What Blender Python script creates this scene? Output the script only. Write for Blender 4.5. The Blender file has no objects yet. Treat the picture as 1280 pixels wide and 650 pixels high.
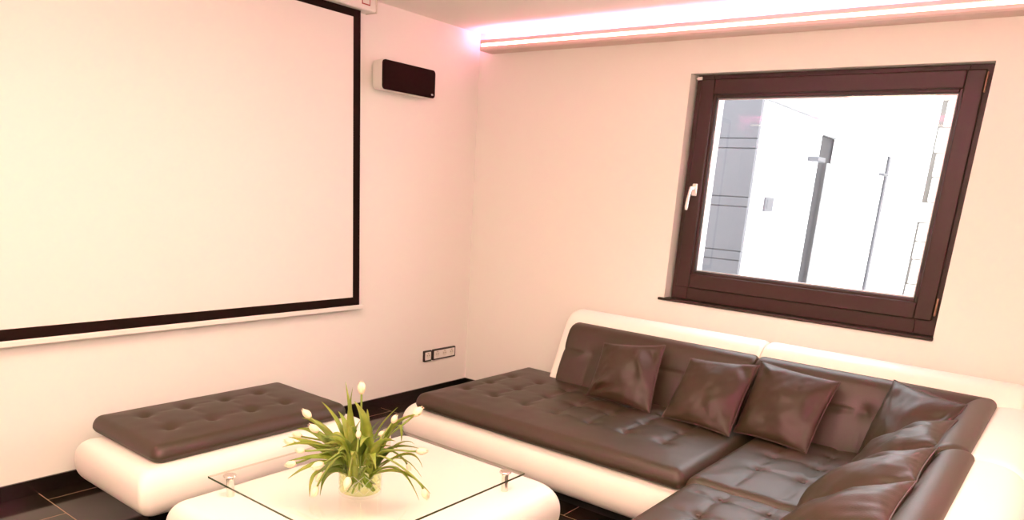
import bpy, bmesh, math, random
from mathutils import Vector, Matrix, noise
random.seed(7)
PI = math.pi
scene = bpy.context.scene
col = scene.collection

# ------------------------------------------------------------------ materials
def mat(name):
    m = bpy.data.materials.new(name); m.use_nodes = True
    nt = m.node_tree
    return m, nt, nt.nodes, nt.links, nt.nodes['Principled BSDF']

def noise_bump(nt, b, scale, strength, dist=0.002, detail=4):
    n, l = nt.nodes, nt.links
    tc = n.new('ShaderNodeTexCoord'); tx = n.new('ShaderNodeTexNoise'); bp = n.new('ShaderNodeBump')
    tx.inputs['Scale'].default_value = scale; tx.inputs['Detail'].default_value = detail
    bp.inputs['Strength'].default_value = strength; bp.inputs['Distance'].default_value = dist
    l.new(tc.outputs['Object'], tx.inputs['Vector']); l.new(tx.outputs['Fac'], bp.inputs['Height'])
    l.new(bp.outputs['Normal'], b.inputs['Normal'])
    return tc, tx

def simple(name, c, rough=.5, metal=0, bump=None, spec=.5, vary=0, coat=0):
    m, nt, n, l, b = mat(name)
    b.inputs['Base Color'].default_value = (*c, 1); b.inputs['Roughness'].default_value = rough
    b.inputs['Metallic'].default_value = metal; b.inputs['Specular IOR Level'].default_value = spec
    b.inputs['Coat Weight'].default_value = coat
    if bump: tc, tx = noise_bump(nt, b, *bump)
    if vary:
        t = n.new('ShaderNodeTexNoise'); t.inputs['Scale'].default_value = 3.0
        tcc = n.new('ShaderNodeTexCoord'); l.new(tcc.outputs['Object'], t.inputs['Vector'])
        mx = n.new('ShaderNodeMix'); mx.data_type = 'RGBA'
        mx.inputs['A'].default_value = (*[v*(1-vary) for v in c], 1); mx.inputs['B'].default_value = (*[min(1, v*(1+vary)) for v in c], 1)
        l.new(t.outputs['Fac'], mx.inputs['Factor']); l.new(mx.outputs['Result'], b.inputs['Base Color'])
    return m

def emit(name, c, s):
    m, nt, n, l, b = mat(name)
    b.inputs['Base Color'].default_value = (*c, 1)
    b.inputs['Emission Color'].default_value = (*c, 1); b.inputs['Emission Strength'].default_value = s
    return m

def pane(name, tint=(1, 1, 1), ior=1.5, rough=0.0):
    """thin architectural glass: fresnel mix of transparent and glossy"""
    m = bpy.data.materials.new(name); m.use_nodes = True
    n, l = m.node_tree.nodes, m.node_tree.links
    n.clear()
    out = n.new('ShaderNodeOutputMaterial'); mx = n.new('ShaderNodeMixShader'); fr = n.new('ShaderNodeFresnel')
    tr = n.new('ShaderNodeBsdfTransparent'); gl = n.new('ShaderNodeBsdfGlossy')
    tr.inputs['Color'].default_value = (*tint, 1); gl.inputs['Roughness'].default_value = rough
    fr.inputs['IOR'].default_value = ior
    ge = n.new('ShaderNodeNewGeometry'); sb_ = n.new('ShaderNodeMath'); sb_.operation = 'SUBTRACT'; sb_.inputs[0].default_value = 1.0
    ml = n.new('ShaderNodeMath'); ml.operation = 'MULTIPLY'
    l.new(ge.outputs['Backfacing'], sb_.inputs[1]); l.new(sb_.outputs[0], ml.inputs[0]); l.new(fr.outputs[0], ml.inputs[1])
    l.new(ml.outputs[0], mx.inputs[0]); l.new(tr.outputs[0], mx.inputs[1]); l.new(gl.outputs[0], mx.inputs[2])
    l.new(mx.outputs[0], out.inputs['Surface'])
    return m

M = {}
M['wall'] = simple('wall_paint', (.84, .80, .76), .85, bump=(180, .25, .001))
M['ceiling'] = simple('ceiling_paint', (.90, .87, .80), .9, bump=(120, .2, .001))
M['black_frame'] = simple('screen_black', (.010, .005, .003), .8, spec=.08)
M['screen'] = simple('screen_fabric', (.80, .74, .71), .8, bump=(400, .1, .0005))
M['white_plastic'] = simple('white_plastic', (.78, .75, .70), .4)
M['cream_plastic'] = simple('cream_plastic', (.70, .66, .58), .4)
M['black_plastic'] = simple('black_plastic', (.012, .006, .004), .35)
M['grille'] = simple('speaker_cloth', (.012, .005, .004), .9, bump=(600, .2, .0005), spec=.05)
M['red_print'] = simple('red_print', (.35, .03, .03), .4)
M['grey_print'] = simple('grey_print', (.25, .23, .2), .5)
M['window_brown'] = simple('window_frame_brown', (.032, .018, .012), .42, bump=(90, .15, .0006), spec=.3)
M['gasket'] = simple('rubber_gasket', (.02, .02, .025), .5)
M['spacer'] = simple('aluminium_spacer', (.55, .5, .5), .35, metal=.8)
M['metal'] = simple('brushed_steel', (.75, .68, .62), .25, metal=1)
M['handle'] = simple('handle_silver', (.88, .84, .82), .3, metal=.7)
M['white_leather'] = simple('white_leather', (.86, .80, .74), .42, bump=(260, .25, .0012))
M['brown_leather'] = simple('brown_leather', (.037, .027, .013), .45, bump=(220, .35, .0015), spec=.42, vary=.12)
M['button'] = simple('leather_button', (.06, .034, .025), .45)
M['piping'] = simple('leather_piping', (.05, .028, .02), .45)
M['pillow_leather'] = simple('pillow_leather', (.036, .026, .013), .43, bump=(160, .3, .0015), spec=.3, vary=.1)
M['plinth'] = simple('black_plinth', (.01, .007, .006), .6)
M['baseboard'] = simple('black_tile', (.008, .006, .005), .18)
M['glass_edge'] = simple('glass_edge_green', (.05, .07, .035), .12)
M['glass'] = pane('clear_glass', (.99, .99, .985), 1.45)
M['window_glass'] = pane('window_glass', (.97, .97, .98), 1.5)
M['petal'] = simple('tulip_petal', (.86, .70, .50), .5, vary=.08)
M['petal'].node_tree.nodes['Principled BSDF'].inputs['Subsurface Weight'].default_value = .2
M['petal'].node_tree.nodes['Principled BSDF'].inputs['Subsurface Radius'].default_value = (.01, .008, .005)
M['led_pink'] = emit('led_pink', (1.0, .30, .60), 65)
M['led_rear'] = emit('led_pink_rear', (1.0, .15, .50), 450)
M['led_warm'] = emit('led_warm', (1.0, .86, .62), 5)
M['cove'] = simple('cove_profile', (.72, .55, .5), .5)
M['ext_white'] = simple('exterior_white', (.9, .9, .9), .8)
M['garage'] = simple('garage_door_grey', (.075, .074, .082), .5, bump=(300, .2, .001))
M['garage_line'] = simple('garage_groove', (.075, .073, .08), .6)
M['ext_dark'] = simple('exterior_dark', (.014, .013, .016), .5, spec=.2)
M['ext_metal'] = simple('exterior_metal', (.5, .5, .5), .4)
M['joint'] = simple('mortar_joint', (.11, .10, .09), .9)
M['stone'] = simple('pale_stone', (.72, .68, .62), .85, bump=(20, .6, .01), vary=.08)
M['ground'] = simple('concrete_paving', (.6, .6, .58), .9, vary=.08)

def leafmat(name, c1, c2):
    m, nt, n, l, b = mat(name)
    t = n.new('ShaderNodeTexNoise'); t.inputs['Scale'].default_value = 30
    tc = n.new('ShaderNodeTexCoord'); l.new(tc.outputs['Object'], t.inputs['Vector'])
    mx = n.new('ShaderNodeMix'); mx.data_type = 'RGBA'
    mx.inputs['A'].default_value = (*c1, 1); mx.inputs['B'].default_value = (*c2, 1)
    l.new(t.outputs['Fac'], mx.inputs['Factor']); l.new(mx.outputs['Result'], b.inputs['Base Color'])
    b.inputs['Roughness'].default_value = .42
    tl = n.new('ShaderNodeBsdfTranslucent'); l.new(mx.outputs['Result'], tl.inputs['Color'])
    ms = n.new('ShaderNodeMixShader'); ms.inputs[0].default_value = .3
    l.new(b.outputs[0], ms.inputs[1]); l.new(tl.outputs[0], ms.inputs[2]); l.new(ms.outputs[0], n['Material Output'].inputs['Surface'])
    return m
M['leaf'] = leafmat('tulip_leaf', (.13, .19, .015), (.34, .42, .05))
M['leaf_dark'] = leafmat('tulip_leaf_dark', (.07, .12, .012), (.19, .27, .03))
M['stem'] = leafmat('tulip_stem', (.20, .28, .04), (.32, .42, .08))

# floor: polished black tile, thirds bond, tan grout
m, nt, n, l, b = mat('floor_tile'); M['floor'] = m
tc = n.new('ShaderNodeTexCoord'); sp = n.new('ShaderNodeSeparateXYZ'); l.new(tc.outputs['Object'], sp.inputs[0])
def mth(op, a, b_=None, c_=None):
    q = n.new('ShaderNodeMath'); q.operation = op
    for i, v in enumerate((a, b_, c_)):
        if v is None: continue
        if isinstance(v, (int, float)): q.inputs[i].default_value = v
        else: l.new(v, q.inputs[i])
    return q.outputs[0]
TX, TY = .5875, .5247
ry = mth('DIVIDE', mth('ADD', sp.outputs[1], 2.964+5.247), TY)
row = mth('FLOOR', ry); fy = mth('FRACT', ry)
rx = mth('DIVIDE', mth('SUBTRACT', sp.outputs[0], .104), TX)
rx = mth('ADD', rx, mth('MULTIPLY', mth('SUBTRACT', row, 10.0), 1/3)); fx = mth('FRACT', mth('ADD', rx, 20.0))
def edge(f, T): return mth('LESS_THAN', mth('MULTIPLY', mth('MINIMUM', f, mth('SUBTRACT', 1.0, f)), T), .0022)
g = mth('MAXIMUM', edge(fx, TX), edge(fy, TY))
mx = n.new('ShaderNodeMix'); mx.data_type = 'RGBA'; l.new(g, mx.inputs['Factor'])
tn = n.new('ShaderNodeTexNoise'); tn.inputs['Scale'].default_value = 6; tn.inputs['Detail'].default_value = 6; l.new(tc.outputs['Object'], tn.inputs['Vector'])
mm = n.new('ShaderNodeMix'); mm.data_type = 'RGBA'; mm.inputs['A'].default_value = (.010, .007, .005, 1); mm.inputs['B'].default_value = (.022, .015, .010, 1)
l.new(tn.outputs['Fac'], mm.inputs['Factor']); l.new(mm.outputs['Result'], mx.inputs['A'])
mx.inputs['B'].default_value = (.30, .20, .11, 1); l.new(mx.outputs['Result'], b.inputs['Base Color'])
l.new(mth('ADD', mth('MULTIPLY', g, .5), .10), b.inputs['Roughness'])
bp = n.new('ShaderNodeBump'); bp.inputs['Strength'].default_value = .4; bp.inputs['Distance'].default_value = .001
l.new(mth('SUBTRACT', 1.0, g), bp.inputs['Height']); l.new(bp.outputs['Normal'], b.inputs['Normal'])

# ------------------------------------------------------------------ helpers
def link(name, bm, m, parent=None, smooth=True, autosm=None, loc=None):
    me = bpy.data.meshes.new(name)
    bmesh.ops.recalc_face_normals(bm, faces=bm.faces)
    bm.to_mesh(me); bm.free()
    o = bpy.data.objects.new(name, me); col.objects.link(o)
    for mm_ in (m if isinstance(m, (list, tuple)) else [m]): me.materials.append(mm_)
    if smooth:
        for p in me.polygons: p.use_smooth = True
        if autosm: me.set_sharp_from_angle(angle=math.radians(autosm))
    if parent is not None: o.parent = parent
    if loc: o.location = loc
    return o
def bevel(o, w, seg=2):
    md = o.modifiers.new('bevel', 'BEVEL'); md.width = w; md.segments = seg; md.limit_method = 'ANGLE'; md.angle_limit = math.radians(40)
    return o
def tag(o, label=None, cat=None, group=None, kind=None):
    if label: o['label'] = label
    if cat: o['category'] = cat
    if group: o['group'] = group
    if kind: o['kind'] = kind
    return o
def empty(name, loc, label, cat, group=None):
    o = bpy.data.objects.new(name, None); o.empty_display_size = .1; col.objects.link(o); o.location = loc
    return tag(o, label, cat, group)
def box(bm, x0, x1, y0, y1, z0, z1, mi=0):
    vs = [bm.verts.new((x, y, z)) for x in (x0, x1) for y in (y0, y1) for z in (z0, z1)]
    for f in ((0, 1, 3, 2), (4, 6, 7, 5), (0, 4, 5, 1), (2, 3, 7, 6), (0, 2, 6, 4), (1, 5, 7, 3)):
        fc = bm.faces.new([vs[i] for i in f]); fc.material_index = mi
def boxo(name, dims, m, parent=None, bv=0, off=(0, 0, 0)):
    bm = bmesh.new(); d = [dims[i]-off[i//2] for i in range(6)]; box(bm, *d)
    o = link(name, bm, m, parent, smooth=bool(bv), autosm=40 if bv else None)
    if bv: bevel(o, bv)
    return o
def cyl(bm, c, r0, r1, z0, z1, seg=24, axis='z', cap=True):
    rings = []
    for (r, z) in ((r0, z0), (r1, z1)):
        ring = []
        for i in range(seg):
            a = 2*PI*i/seg; p = (r*math.cos(a), r*math.sin(a), z)
            if axis == 'x': p = (p[2], p[0], p[1])
            if axis == 'y': p = (p[0], p[2], p[1])
            ring.append(bm.verts.new((c[0]+p[0], c[1]+p[1], c[2]+p[2])))
        rings.append(ring)
    for i in range(seg):
        bm.faces.new((rings[0][i], rings[0][(i+1) % seg], rings[1][(i+1) % seg], rings[1][i]))
    if cap: bm.faces.new(rings[0][::-1]); bm.faces.new(rings[1])
def lathe(bm, prof, seg=32, c=(0, 0, 0)):
    rings = []
    for r, z in prof:
        if r < 1e-6: rings.append([bm.verts.new((c[0], c[1], c[2]+z))])
        else: rings.append([bm.verts.new((c[0]+r*math.cos(2*PI*i/seg), c[1]+r*math.sin(2*PI*i/seg), c[2]+z)) for i in range(seg)])
    for a, b_ in zip(rings, rings[1:]):
        for i in range(seg):
            j = (i+1) % seg
            if len(a) == 1 and len(b_) == 1: continue
            if len(a) == 1: bm.faces.new((a[0], b_[i], b_[j]))
            elif len(b_) == 1: bm.faces.new((a[i], a[j], b_[0]))
            else: bm.faces.new((a[i], a[j], b_[j], b_[i]))
def smooth_closed(pts, k=5):
    """closed Catmull-Rom"""
    out = []; N = len(pts)
    for i in range(N):
        p0, p1, p2, p3 = [Vector(pts[(i+j) % N]) for j in (-1, 0, 1, 2)]
        for s in range(k):
            t = s/k
            out.append(.5*((2*p1)+(-p0+p2)*t+(2*p0-5*p1+4*p2-p3)*t*t+(-p0+3*p1-3*p2+p3)*t**3))
    return out
def bez(P, t):
    P = [Vector(p) for p in P]
    while len(P) > 1: P = [a.lerp(b_, t) for a, b_ in zip(P, P[1:])]
    return P[0]

# ------------------------------------------------------------------ room shell
H = 2.479; RX = 4.9; RY = -4.75
WX0, WX1, WZ0, WZ1 = 1.581, 3.056, .905, 2.174
def struct(name, dims_list, m, bv=0):
    bm = bmesh.new()
    for d in dims_list: box(bm, *d)
    o = link(name, bm, m, smooth=False)
    return tag(o, kind='structure')
struct('floor', [(-.2, RX+.2, RY-.2, .25, -.1, 0)], M['floor'])
struct('ceiling', [(-.2, RX+.2, RY-.2, .25, H, H+.15)], M['ceiling'])
struct('wall_left', [(-.2, 0, RY-.2, .25, 0, H)], M['wall'])
struct('wall_right', [(RX, RX+.2, RY-.2, .25, 0, H)], M['wall'])
struct('wall_front', [(0, RX, RY-.2, RY, 0, H)], M['wall'])
struct('wall_back', [(0, WX0, 0, .25, 0, H), (WX1, RX, 0, .25, 0, H), (WX0, WX1, 0, .25, 0, WZ0), (WX0, WX1, 0, .25, WZ1, H)], M['wall'])
# baseboards: black tile strips, with fine joints every tile
def baseboard(name, along, lo, hi, joints):
    bm = bmesh.new(); cuts = [lo]+[j for j in joints if lo < j < hi]+[hi]
    for a, b_ in zip(cuts, cuts[1:]):
        if along == 'y': box(bm, 0, .011, a+.0012, b_-.0012, .002, .0728)
        else: box(bm, a+.0012, b_-.0012, -.011, 0, .002, .0728)
    return tag(link(name, bm, M['baseboard'], smooth=False), kind='structure')
baseboard('baseboard_left', 'y', RY, 0, [-3.13+.587*k for k in range(-6, 6)])
baseboard('baseboard_back', 'x', .011, RX, [.104+.587*k for k in range(0, 11)])

# ------------------------------------------------------------------ window_1
win = bpy.data.objects.new('window_1', None); col.objects.link(win); win.location = (WX0, 0, WZ0); tag(win, kind='structure')
win['label'] = 'square dark brown tilting window with silver handle above the sofa'
def wbox(name, lst, m, parent=win, bv=.003, off=(WX0, 0, WZ0)):
    bm = bmesh.new()
    for d in lst: box(bm, d[0]-off[0], d[1]-off[0], d[2]-off[1], d[3]-off[1], d[4]-off[2], d[5]-off[2])
    o = link(name, bm, m, parent, smooth=True, autosm=30); bevel(o, bv, 2); return o
FX0, FX1, FZ0, FZ1 = 1.598, 3.052, .908, 2.172
def framebars(x0, x1, z0, z1, w, y0, y1):
    return [(x0, x0+w, y0, y1, z0, z1), (x1-w, x1, y0, y1, z0, z1), (x0+w, x1-w, y0, y1, z0, z0+w), (x0+w, x1-w, y0, y1, z1-w, z1)]
wbox('window_frame', framebars(FX0, FX1, FZ0, FZ1, .10, .060, .13), M['window_brown'])
# sash sits proud of the frame
SX0, SX1, SZ0, SZ1 = 1.632, 3.026, .982, 2.148
sash = wbox('sash', framebars(SX0, SX1, SZ0, SZ1, .082, .036, .1), M['window_brown'], bv=.006)
wbox('glazing_bead', framebars(SX0+.08, SX1-.08, SZ0+.08, SZ1-.08, .017, .052, .09), M['window_brown'], parent=sash, bv=.004)
wbox('gasket', framebars(SX0+.095, SX1-.095, SZ0+.095, SZ1-.095, .006, .058, .088), M['gasket'], parent=sash, bv=.001)
wbox('glass_spacer', framebars(SX0+.097, SX1-.097, SZ0+.097, SZ1-.097, .011, .068, .080), M['spacer'], parent=sash, bv=.001)
pn = wbox('glass_pane', [(SX0+.09, SX1-.09, .0665, .0675, SZ0+.09, SZ1-.09)], M['window_glass'], parent=sash, bv=.0001)
pn.modifiers.clear()
wbox('window_sill', [(WX0-.035, FX1+.006, -.018, .075, .892, .907)], M['window_brown'], bv=.003)
rv = wbox('outer_reveal', [(WX0, 1.692, .135, .25, WZ0, WZ1)], M['ext_white'], bv=.002); rv['label'] = 'white plastered outer jamb'
# handle: rose, neck and hanging lever
hx, hz = 1.676, 1.548
bm = bmesh.new()
box(bm, hx-.016-WX0, hx+.016-WX0, .027, .037, hz-.035-WZ0, hz+.035-WZ0)
hb = link('handle_rose', bm, M['handle'], win, autosm=30); bevel(hb, .006, 3)
bm = bmesh.new()
cyl(bm, (hx-WX0, 0, hz-WZ0+.008), .011, .011, -.018, .03, 20, 'y')
path = [(hx-WX0, -.018, hz-WZ0+.012), (hx-WX0-.002, -.024, hz-WZ0-.01), (hx-WX0-.012, -.024, hz-WZ0-.05), (hx-WX0-.014, -.022, hz-WZ0-.115)]
prev = None
for i in range(13):
    t = i/12; p = bez(path, t); w = .011-.002*math.sin(t*PI); th = .0065
    if i == 12: w *= .6
    ring = [bm.verts.new((p.x+w*math.cos(2*PI*k/12), p.y+th*math.sin(2*PI*k/12), p.z)) for k in range(12)]
    if prev:
        for k in range(12): bm.faces.new((prev[k], prev[(k+1) % 12], ring[(k+1) % 12], ring[k]))
    else: bm.faces.new(ring)
    prev = ring
bm.faces.new(prev)
link('handle_lever', bm, M['handle'], hb, autosm=50)
def hinge(x, z0, z1, w=.012, m='ext_metal'):
    bm = bmesh.new(); box(bm, x-w/2-WX0, x+w/2-WX0, .022, .04, z0-WZ0, z1-WZ0)
    o = link('hinge_cover', bm, M[m], win, autosm=30); bevel(o, .004, 3); return o
M['hinge'] = simple('hinge_bronze', (.30, .17, .11), .35, metal=.5)
hinge(3.032, 2.045, 2.135, .008, 'hinge'); hinge(3.036, 1.01, 1.10, .010, 'hinge')
bm = bmesh.new(); box(bm, .03, .058, .026, .038, 2.143-WZ0, 2.160-WZ0); box(bm, .017, .031, .032, .05, 2.147-WZ0, 2.155-WZ0)
o = link('stay_bracket', bm, M['handle'], win, autosm=30); bevel(o, .002)

# ------------------------------------------------------------------ cove light on the window wall
cx0, cx1 = .10, RX-.3
sec = [(0, .0), (-.112, .0), (-.12, .008), (-.12, .024), (-.106, .024), (-.106, .044), (-.12, .044), (-.12, .064), (-.112, .068), (-.10, .064), (-.10, .030), (0, .030)]
def cove(y, sg, label, led='led_pink', loc=None, rot=0, ln=cx1-cx0):
    cv = empty('cove_light', loc or (cx0, y, 2.35), label, 'light rail'); cv.rotation_euler.z = rot
    bm = bmesh.new()
    v0 = [bm.verts.new((0, a*sg, z)) for a, z in sec]; v1 = [bm.verts.new((ln, a*sg, z)) for a, z in sec]
    for i in range(len(sec)):
        j = (i+1) % len(sec); bm.faces.new((v0[i], v0[j], v1[j], v1[i]))
    bm.faces.new(v0[::-1]); bm.faces.new(v1)
    link('cove_rail', bm, M['cove'], cv, smooth=False)
    def ybox(bm, y0, y1, z0, z1): box(bm, .012, ln, min(y0*sg, y1*sg), max(y0*sg, y1*sg), z0, z1)
    bm = bmesh.new(); ybox(bm, -.118, -.1065, .0255, .0425); link('warm_light_strip', bm, M['led_warm'], cv, smooth=False)['label'] = 'warm white glowing strip'
    bm = bmesh.new(); ybox(bm, -.07, -.03, .031, .038); link('pink_light_strip', bm, M[led], cv, smooth=False)['label'] = 'pink glowing strip on top of the rail'
    return cv
cove(0, 1, 'long pink and warm LED light rail high on the window wall under the ceiling')
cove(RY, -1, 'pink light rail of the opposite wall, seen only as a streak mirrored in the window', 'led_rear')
cove(0, 1, 'added pink light rail, out of view high on the right wall', 'led_rear', (RX, -.25, 2.35), -PI/2, 4.3)  # added unseen rail, puts more pink on the upper window wall

# ------------------------------------------------------------------ projection screen on the left wall
SY1, SYL = -1.098, -4.2
scr = empty('projection_screen', (0, -2.6, 2.43), 'large white pull-down projection screen with black border on the left wall', 'screen')
def sbox(name, d, m, parent=scr, bv=0, off=(0, -2.6, 2.43)):
    o = boxo(name, d, m, parent, bv, (off[0], off[1], off[2])); return o
bm = bmesh.new(); box(bm, .048, .0495, SYL+2.6, SY1+2.6, .745-2.43, -.02)
link('screen_fabric', bm, M['screen'], scr, smooth=False)
bw = .062; zb_, zt_ = .731, 2.40
bm = bmesh.new()
for d in ((.0497, .0505, SYL, SY1, zb_, zb_+.050), (.0497, .0505, SYL, SY1, 2.352, zt_), (.0497, .0505, SY1-.052, SY1, zb_+.05, 2.352), (.0497, .0505, SYL, SYL+.052, zb_+.05, 2.352)):
    box(bm, d[0], d[1], d[2]+2.6, d[3]+2.6, d[4]-2.43, d[5]-2.43)
link('black_border', bm, M['black_frame'], scr, smooth=False)
sbox('weight_bar', (.040, .058, SYL-.02, SY1+.028, .702, .731), M['white_plastic'], bv=.006)
cas = sbox('screen_casing', (.002, .095, SYL-.06, SY1+.075, 2.392, 2.4785), M['white_plastic'], bv=.008)
sbox('casing_end_cap', (.002, .098, SY1+.075, SY1+.085, 2.390, 2.4788), M['cream_plastic'], bv=.004)
lg = sbox('maker_badge', (.0955, .0965, SY1-.03, SY1+.03, 2.418, 2.46), M['red_print'], parent=cas, off=(0, -2.6, 2.43))
sbox('badge_field', (.0966, .0970, SY1-.024, SY1+.024, 2.424, 2.454), M['white_plastic'], parent=cas)

# ------------------------------------------------------------------ speaker
sp_ = empty('wall_speaker', (0, -.77, 2.08), 'small white wall speaker with dark rounded front grille beside the screen', 'speaker')
def rrect(y0, y1, z0, z1, r, k=6):
    pts = []
    for cy, cz, a0 in ((y1-r, z1-r, 0), (y0+r, z1-r, 90), (y0+r, z0+r, 180), (y1-r, z0+r, 270)):
        for i in range(k+1):
            a = math.radians(a0+90*i/k); pts.append((cy+r*math.cos(a), cz+r*math.sin(a)))
    return pts
def slab_x(bm, pts, xs, insets=None):
    """extrude a closed y-z outline through x stations, each scaled a little"""
    rings = []
    cy = sum(p[0] for p in pts)/len(pts); cz = sum(p[1] for p in pts)/len(pts)
    hy = max(p[0] for p in pts)-cy; hz_ = max(p[1] for p in pts)-cz
    for i, x in enumerate(xs):
        q = (insets[i] if insets else 0)
        rings.append([bm.verts.new((x, cy+(p[0]-cy)*(hy-q)/hy, cz+(p[1]-cz)*(hz_-q)/hz_)) for p in pts])
    for a, b_ in zip(rings, rings[1:]):
        for i in range(len(pts)): bm.faces.new((a[i], a[(i+1) % len(pts)], b_[(i+1) % len(pts)], b_[i]))
    bm.faces.new(rings[0][::-1]); bm.faces.new(rings[-1])
bm = bmesh.new(); slab_x(bm, rrect(-.218, .222, -.083, .083, .02), [.02, .03, .10, .108], [.012, .004, 0, .002]); link('speaker_body', bm, M['white_plastic'], sp_, autosm=30)
bm = bmesh.new(); slab_x(bm, rrect(-.216, .220, -.081, .081, .02), [.108, .117, .121], [.001, 0, .004]); gr = link('speaker_grille', bm, M['grille'], sp_, autosm=30)
bm = bmesh.new(); box(bm, .121, .1222, .183, .199, -.066, -.057); link('grille_badge', bm, M['ext_metal'], gr, smooth=False)
bm = bmesh.new(); cyl(bm, (0, 0, 0), .05, .05, 0, .022, 24, 'x'); link('wall_bracket', bm, M['white_plastic'], sp_, autosm=30)

# ------------------------------------------------------------------ sockets
def socket(name, y0, y1, z0, z1, gangs, label, cat):
    c = ((y0+y1)/2, (z0+z1)/2)
    t = empty(name, (0, c[0], c[1]), label, cat)
    bm = bmesh.new(); pts = rrect(y0-c[0], y1-c[0], z0-c[1], z1-c[1], .006, 3)
    slab_x(bm, pts, [0, .010, .013], [0, 0, .002]); link('cover_frame', bm, M['black_plastic'], t, autosm=30)['label'] = 'black surround'
    bm = bmesh.new(); pts = rrect(y0-c[0]+.011, y1-c[0]-.011, z0-c[1]+.011, z1-c[1]-.011, .003, 2)
    slab_x(bm, pts, [.013, .0148], [0, .001]); ins = link('insert', bm, M['white_plastic'], t, autosm=30); ins['label'] = 'white insert'
    w = (y1-y0-.012)/gangs
    for k in range(gangs):
        gy = y0-c[0]+.006+w*(k+.5)
        bm = bmesh.new(); cyl(bm, (0, gy, .004), .0225, .0225, .0148, .0155, 24, 'x')
        wl = link('socket_well', bm, M['cream_plastic'], ins, autosm=30)
        bm = bmesh.new()
        for s in (-1, 1): cyl(bm, (0, gy+s*.0095, .004), .004, .004, .0155, .0159, 12, 'x')
        box(bm, .0155, .0159, gy-.004, gy+.004, .018, .023)
        link('socket_contact', bm, M['grey_print'], ins, autosm=30)
socket('antenna_socket', -.468, -.388, .262, .342, 1, 'single black-framed wall socket with white insert, left of the triple one', 'socket')
socket('triple_socket', -.377, -.137, .262, .342, 3, 'wide black-framed triple wall socket with white inserts near the corner', 'socket')

# ------------------------------------------------------------------ soft shapes
def coords(a0, a1, r, step):
    """1-D stations, dense near both ends"""
    e = [r*(1-math.cos(PI/2*i/7)) for i in range(8)]
    inner = max(2, int((a1-a0-2*r)/step))
    return [a0+v for v in e]+[a0+r+(a1-a0-2*r)*i/inner for i in range(1, inner)]+[a1-v for v in e[::-1]]
def cushion(x0, x1, y0, y1, z0, z1, rz=.045, rc=.05, buttons=(), crease_x=(), crease_y=(), puff=.012, step=.012, org=(0, 0, 0), seed=0):
    """upholstered pad: rounded edges, button dents, sewn creases"""
    bm = bmesh.new()
    X = coords(x0, x1, rz, step); Y = coords(y0, y1, rz, step)
    top = {}; bot = {}
    zm = z0+(z1-z0)*.38
    for i, x in enumerate(X):
        for j, y in enumerate(Y):
            # plan corner rounding
            px, py = x, y
            cx_ = min(max(x, x0+rc), x1-rc); cy_ = min(max(y, y0+rc), y1-rc)
            dx, dy = x-cx_, y-cy_; L = math.hypot(dx, dy)
            if dx and dy:
                m_ = max(abs(dx), abs(dy)); s = m_/L; px, py = cx_+dx*s, cy_+dy*s; d = rc-m_
            else: d = min(x-x0, x1-x, y-y0, y1-y)
            d = max(0, d)
            def fall(R, Hh):
                if d >= R: return 0
                return Hh*(1-math.sqrt(max(0, 1-((R-d)/R)**2)))
            z = z1-fall(rz, z1-zm)
            w = min(1, d/.09)
            z += puff*math.sin(min(1, d/.25)*PI/2)-puff*.5
            dent = 0
            for (bx, by) in buttons:
                q = math.hypot(px-bx, py-by)
                dent = max(dent, .030*math.exp(-(q/.030)**1.2))
            cr = 0
            for (cx1_, a, b_, amp) in crease_x:      # crease at x, from y=a to b
                if a-.06 < py < b_+.06:
                    e = max(0, a-py, py-b_)/.06
                    off = .004*math.sin(py*23+cx1_*9)
                    cr = max(cr, 1.35*amp*math.exp(-abs(px-cx1_-off)/.016)*(1-e))
            for (cy1_, a, b_, amp) in crease_y:
                if a-.06 < px < b_+.06:
                    e = max(0, a-px, px-b_)/.06
                    off = .004*math.sin(px*21+cy1_*7)
                    cr = max(cr, 1.35*amp*math.exp(-abs(py-cy1_-off)/.016)*(1-e))
            z -= max(dent, cr)*w
            z += .0018*noise.noise(Vector((px*14+seed, py*14, seed)))*w
            zb = z0+fall(rz*.6, zm-z0)
            top[i, j] = (px, py, z); bot[i, j] = (px, py, zb)
    nx, ny = len(X), len(Y); T = {}; B = {}
    for (i, j), p in top.items():
        T[i, j] = bm.verts.new((p[0]-org[0], p[1]-org[1], p[2]-org[2]))
    for (i, j), p in bot.items():
        if i in (0, nx-1) or j in (0, ny-1): B[i, j] = T[i, j]
        else: B[i, j] = bm.verts.new((p[0]-org[0], p[1]-org[1], p[2]-org[2]))
    for i in range(nx-1):
        for j in range(ny-1):
            bm.faces.new((T[i, j], T[i+1, j], T[i+1, j+1], T[i, j+1]))
            q = (B[i, j], B[i, j+1], B[i+1, j+1], B[i+1, j])
            try: bm.faces.new(q)
            except ValueError: pass
    bmesh.ops.dissolve_degenerate(bm, edges=bm.edges, dist=1e-5)
    return bm
def buttons_part(parent, pts, z, org, r=.008):
    for (bx, by) in pts:
        bm = bmesh.new(); lathe(bm, [(0, .003), (r*.6, .0024), (r, 0), (r*.8, -.003), (0, -.003)], 14)
        link('tuft_button', bm, M['button'], parent, loc=(bx-org[0], by-org[1], z-org[2]))
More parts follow.
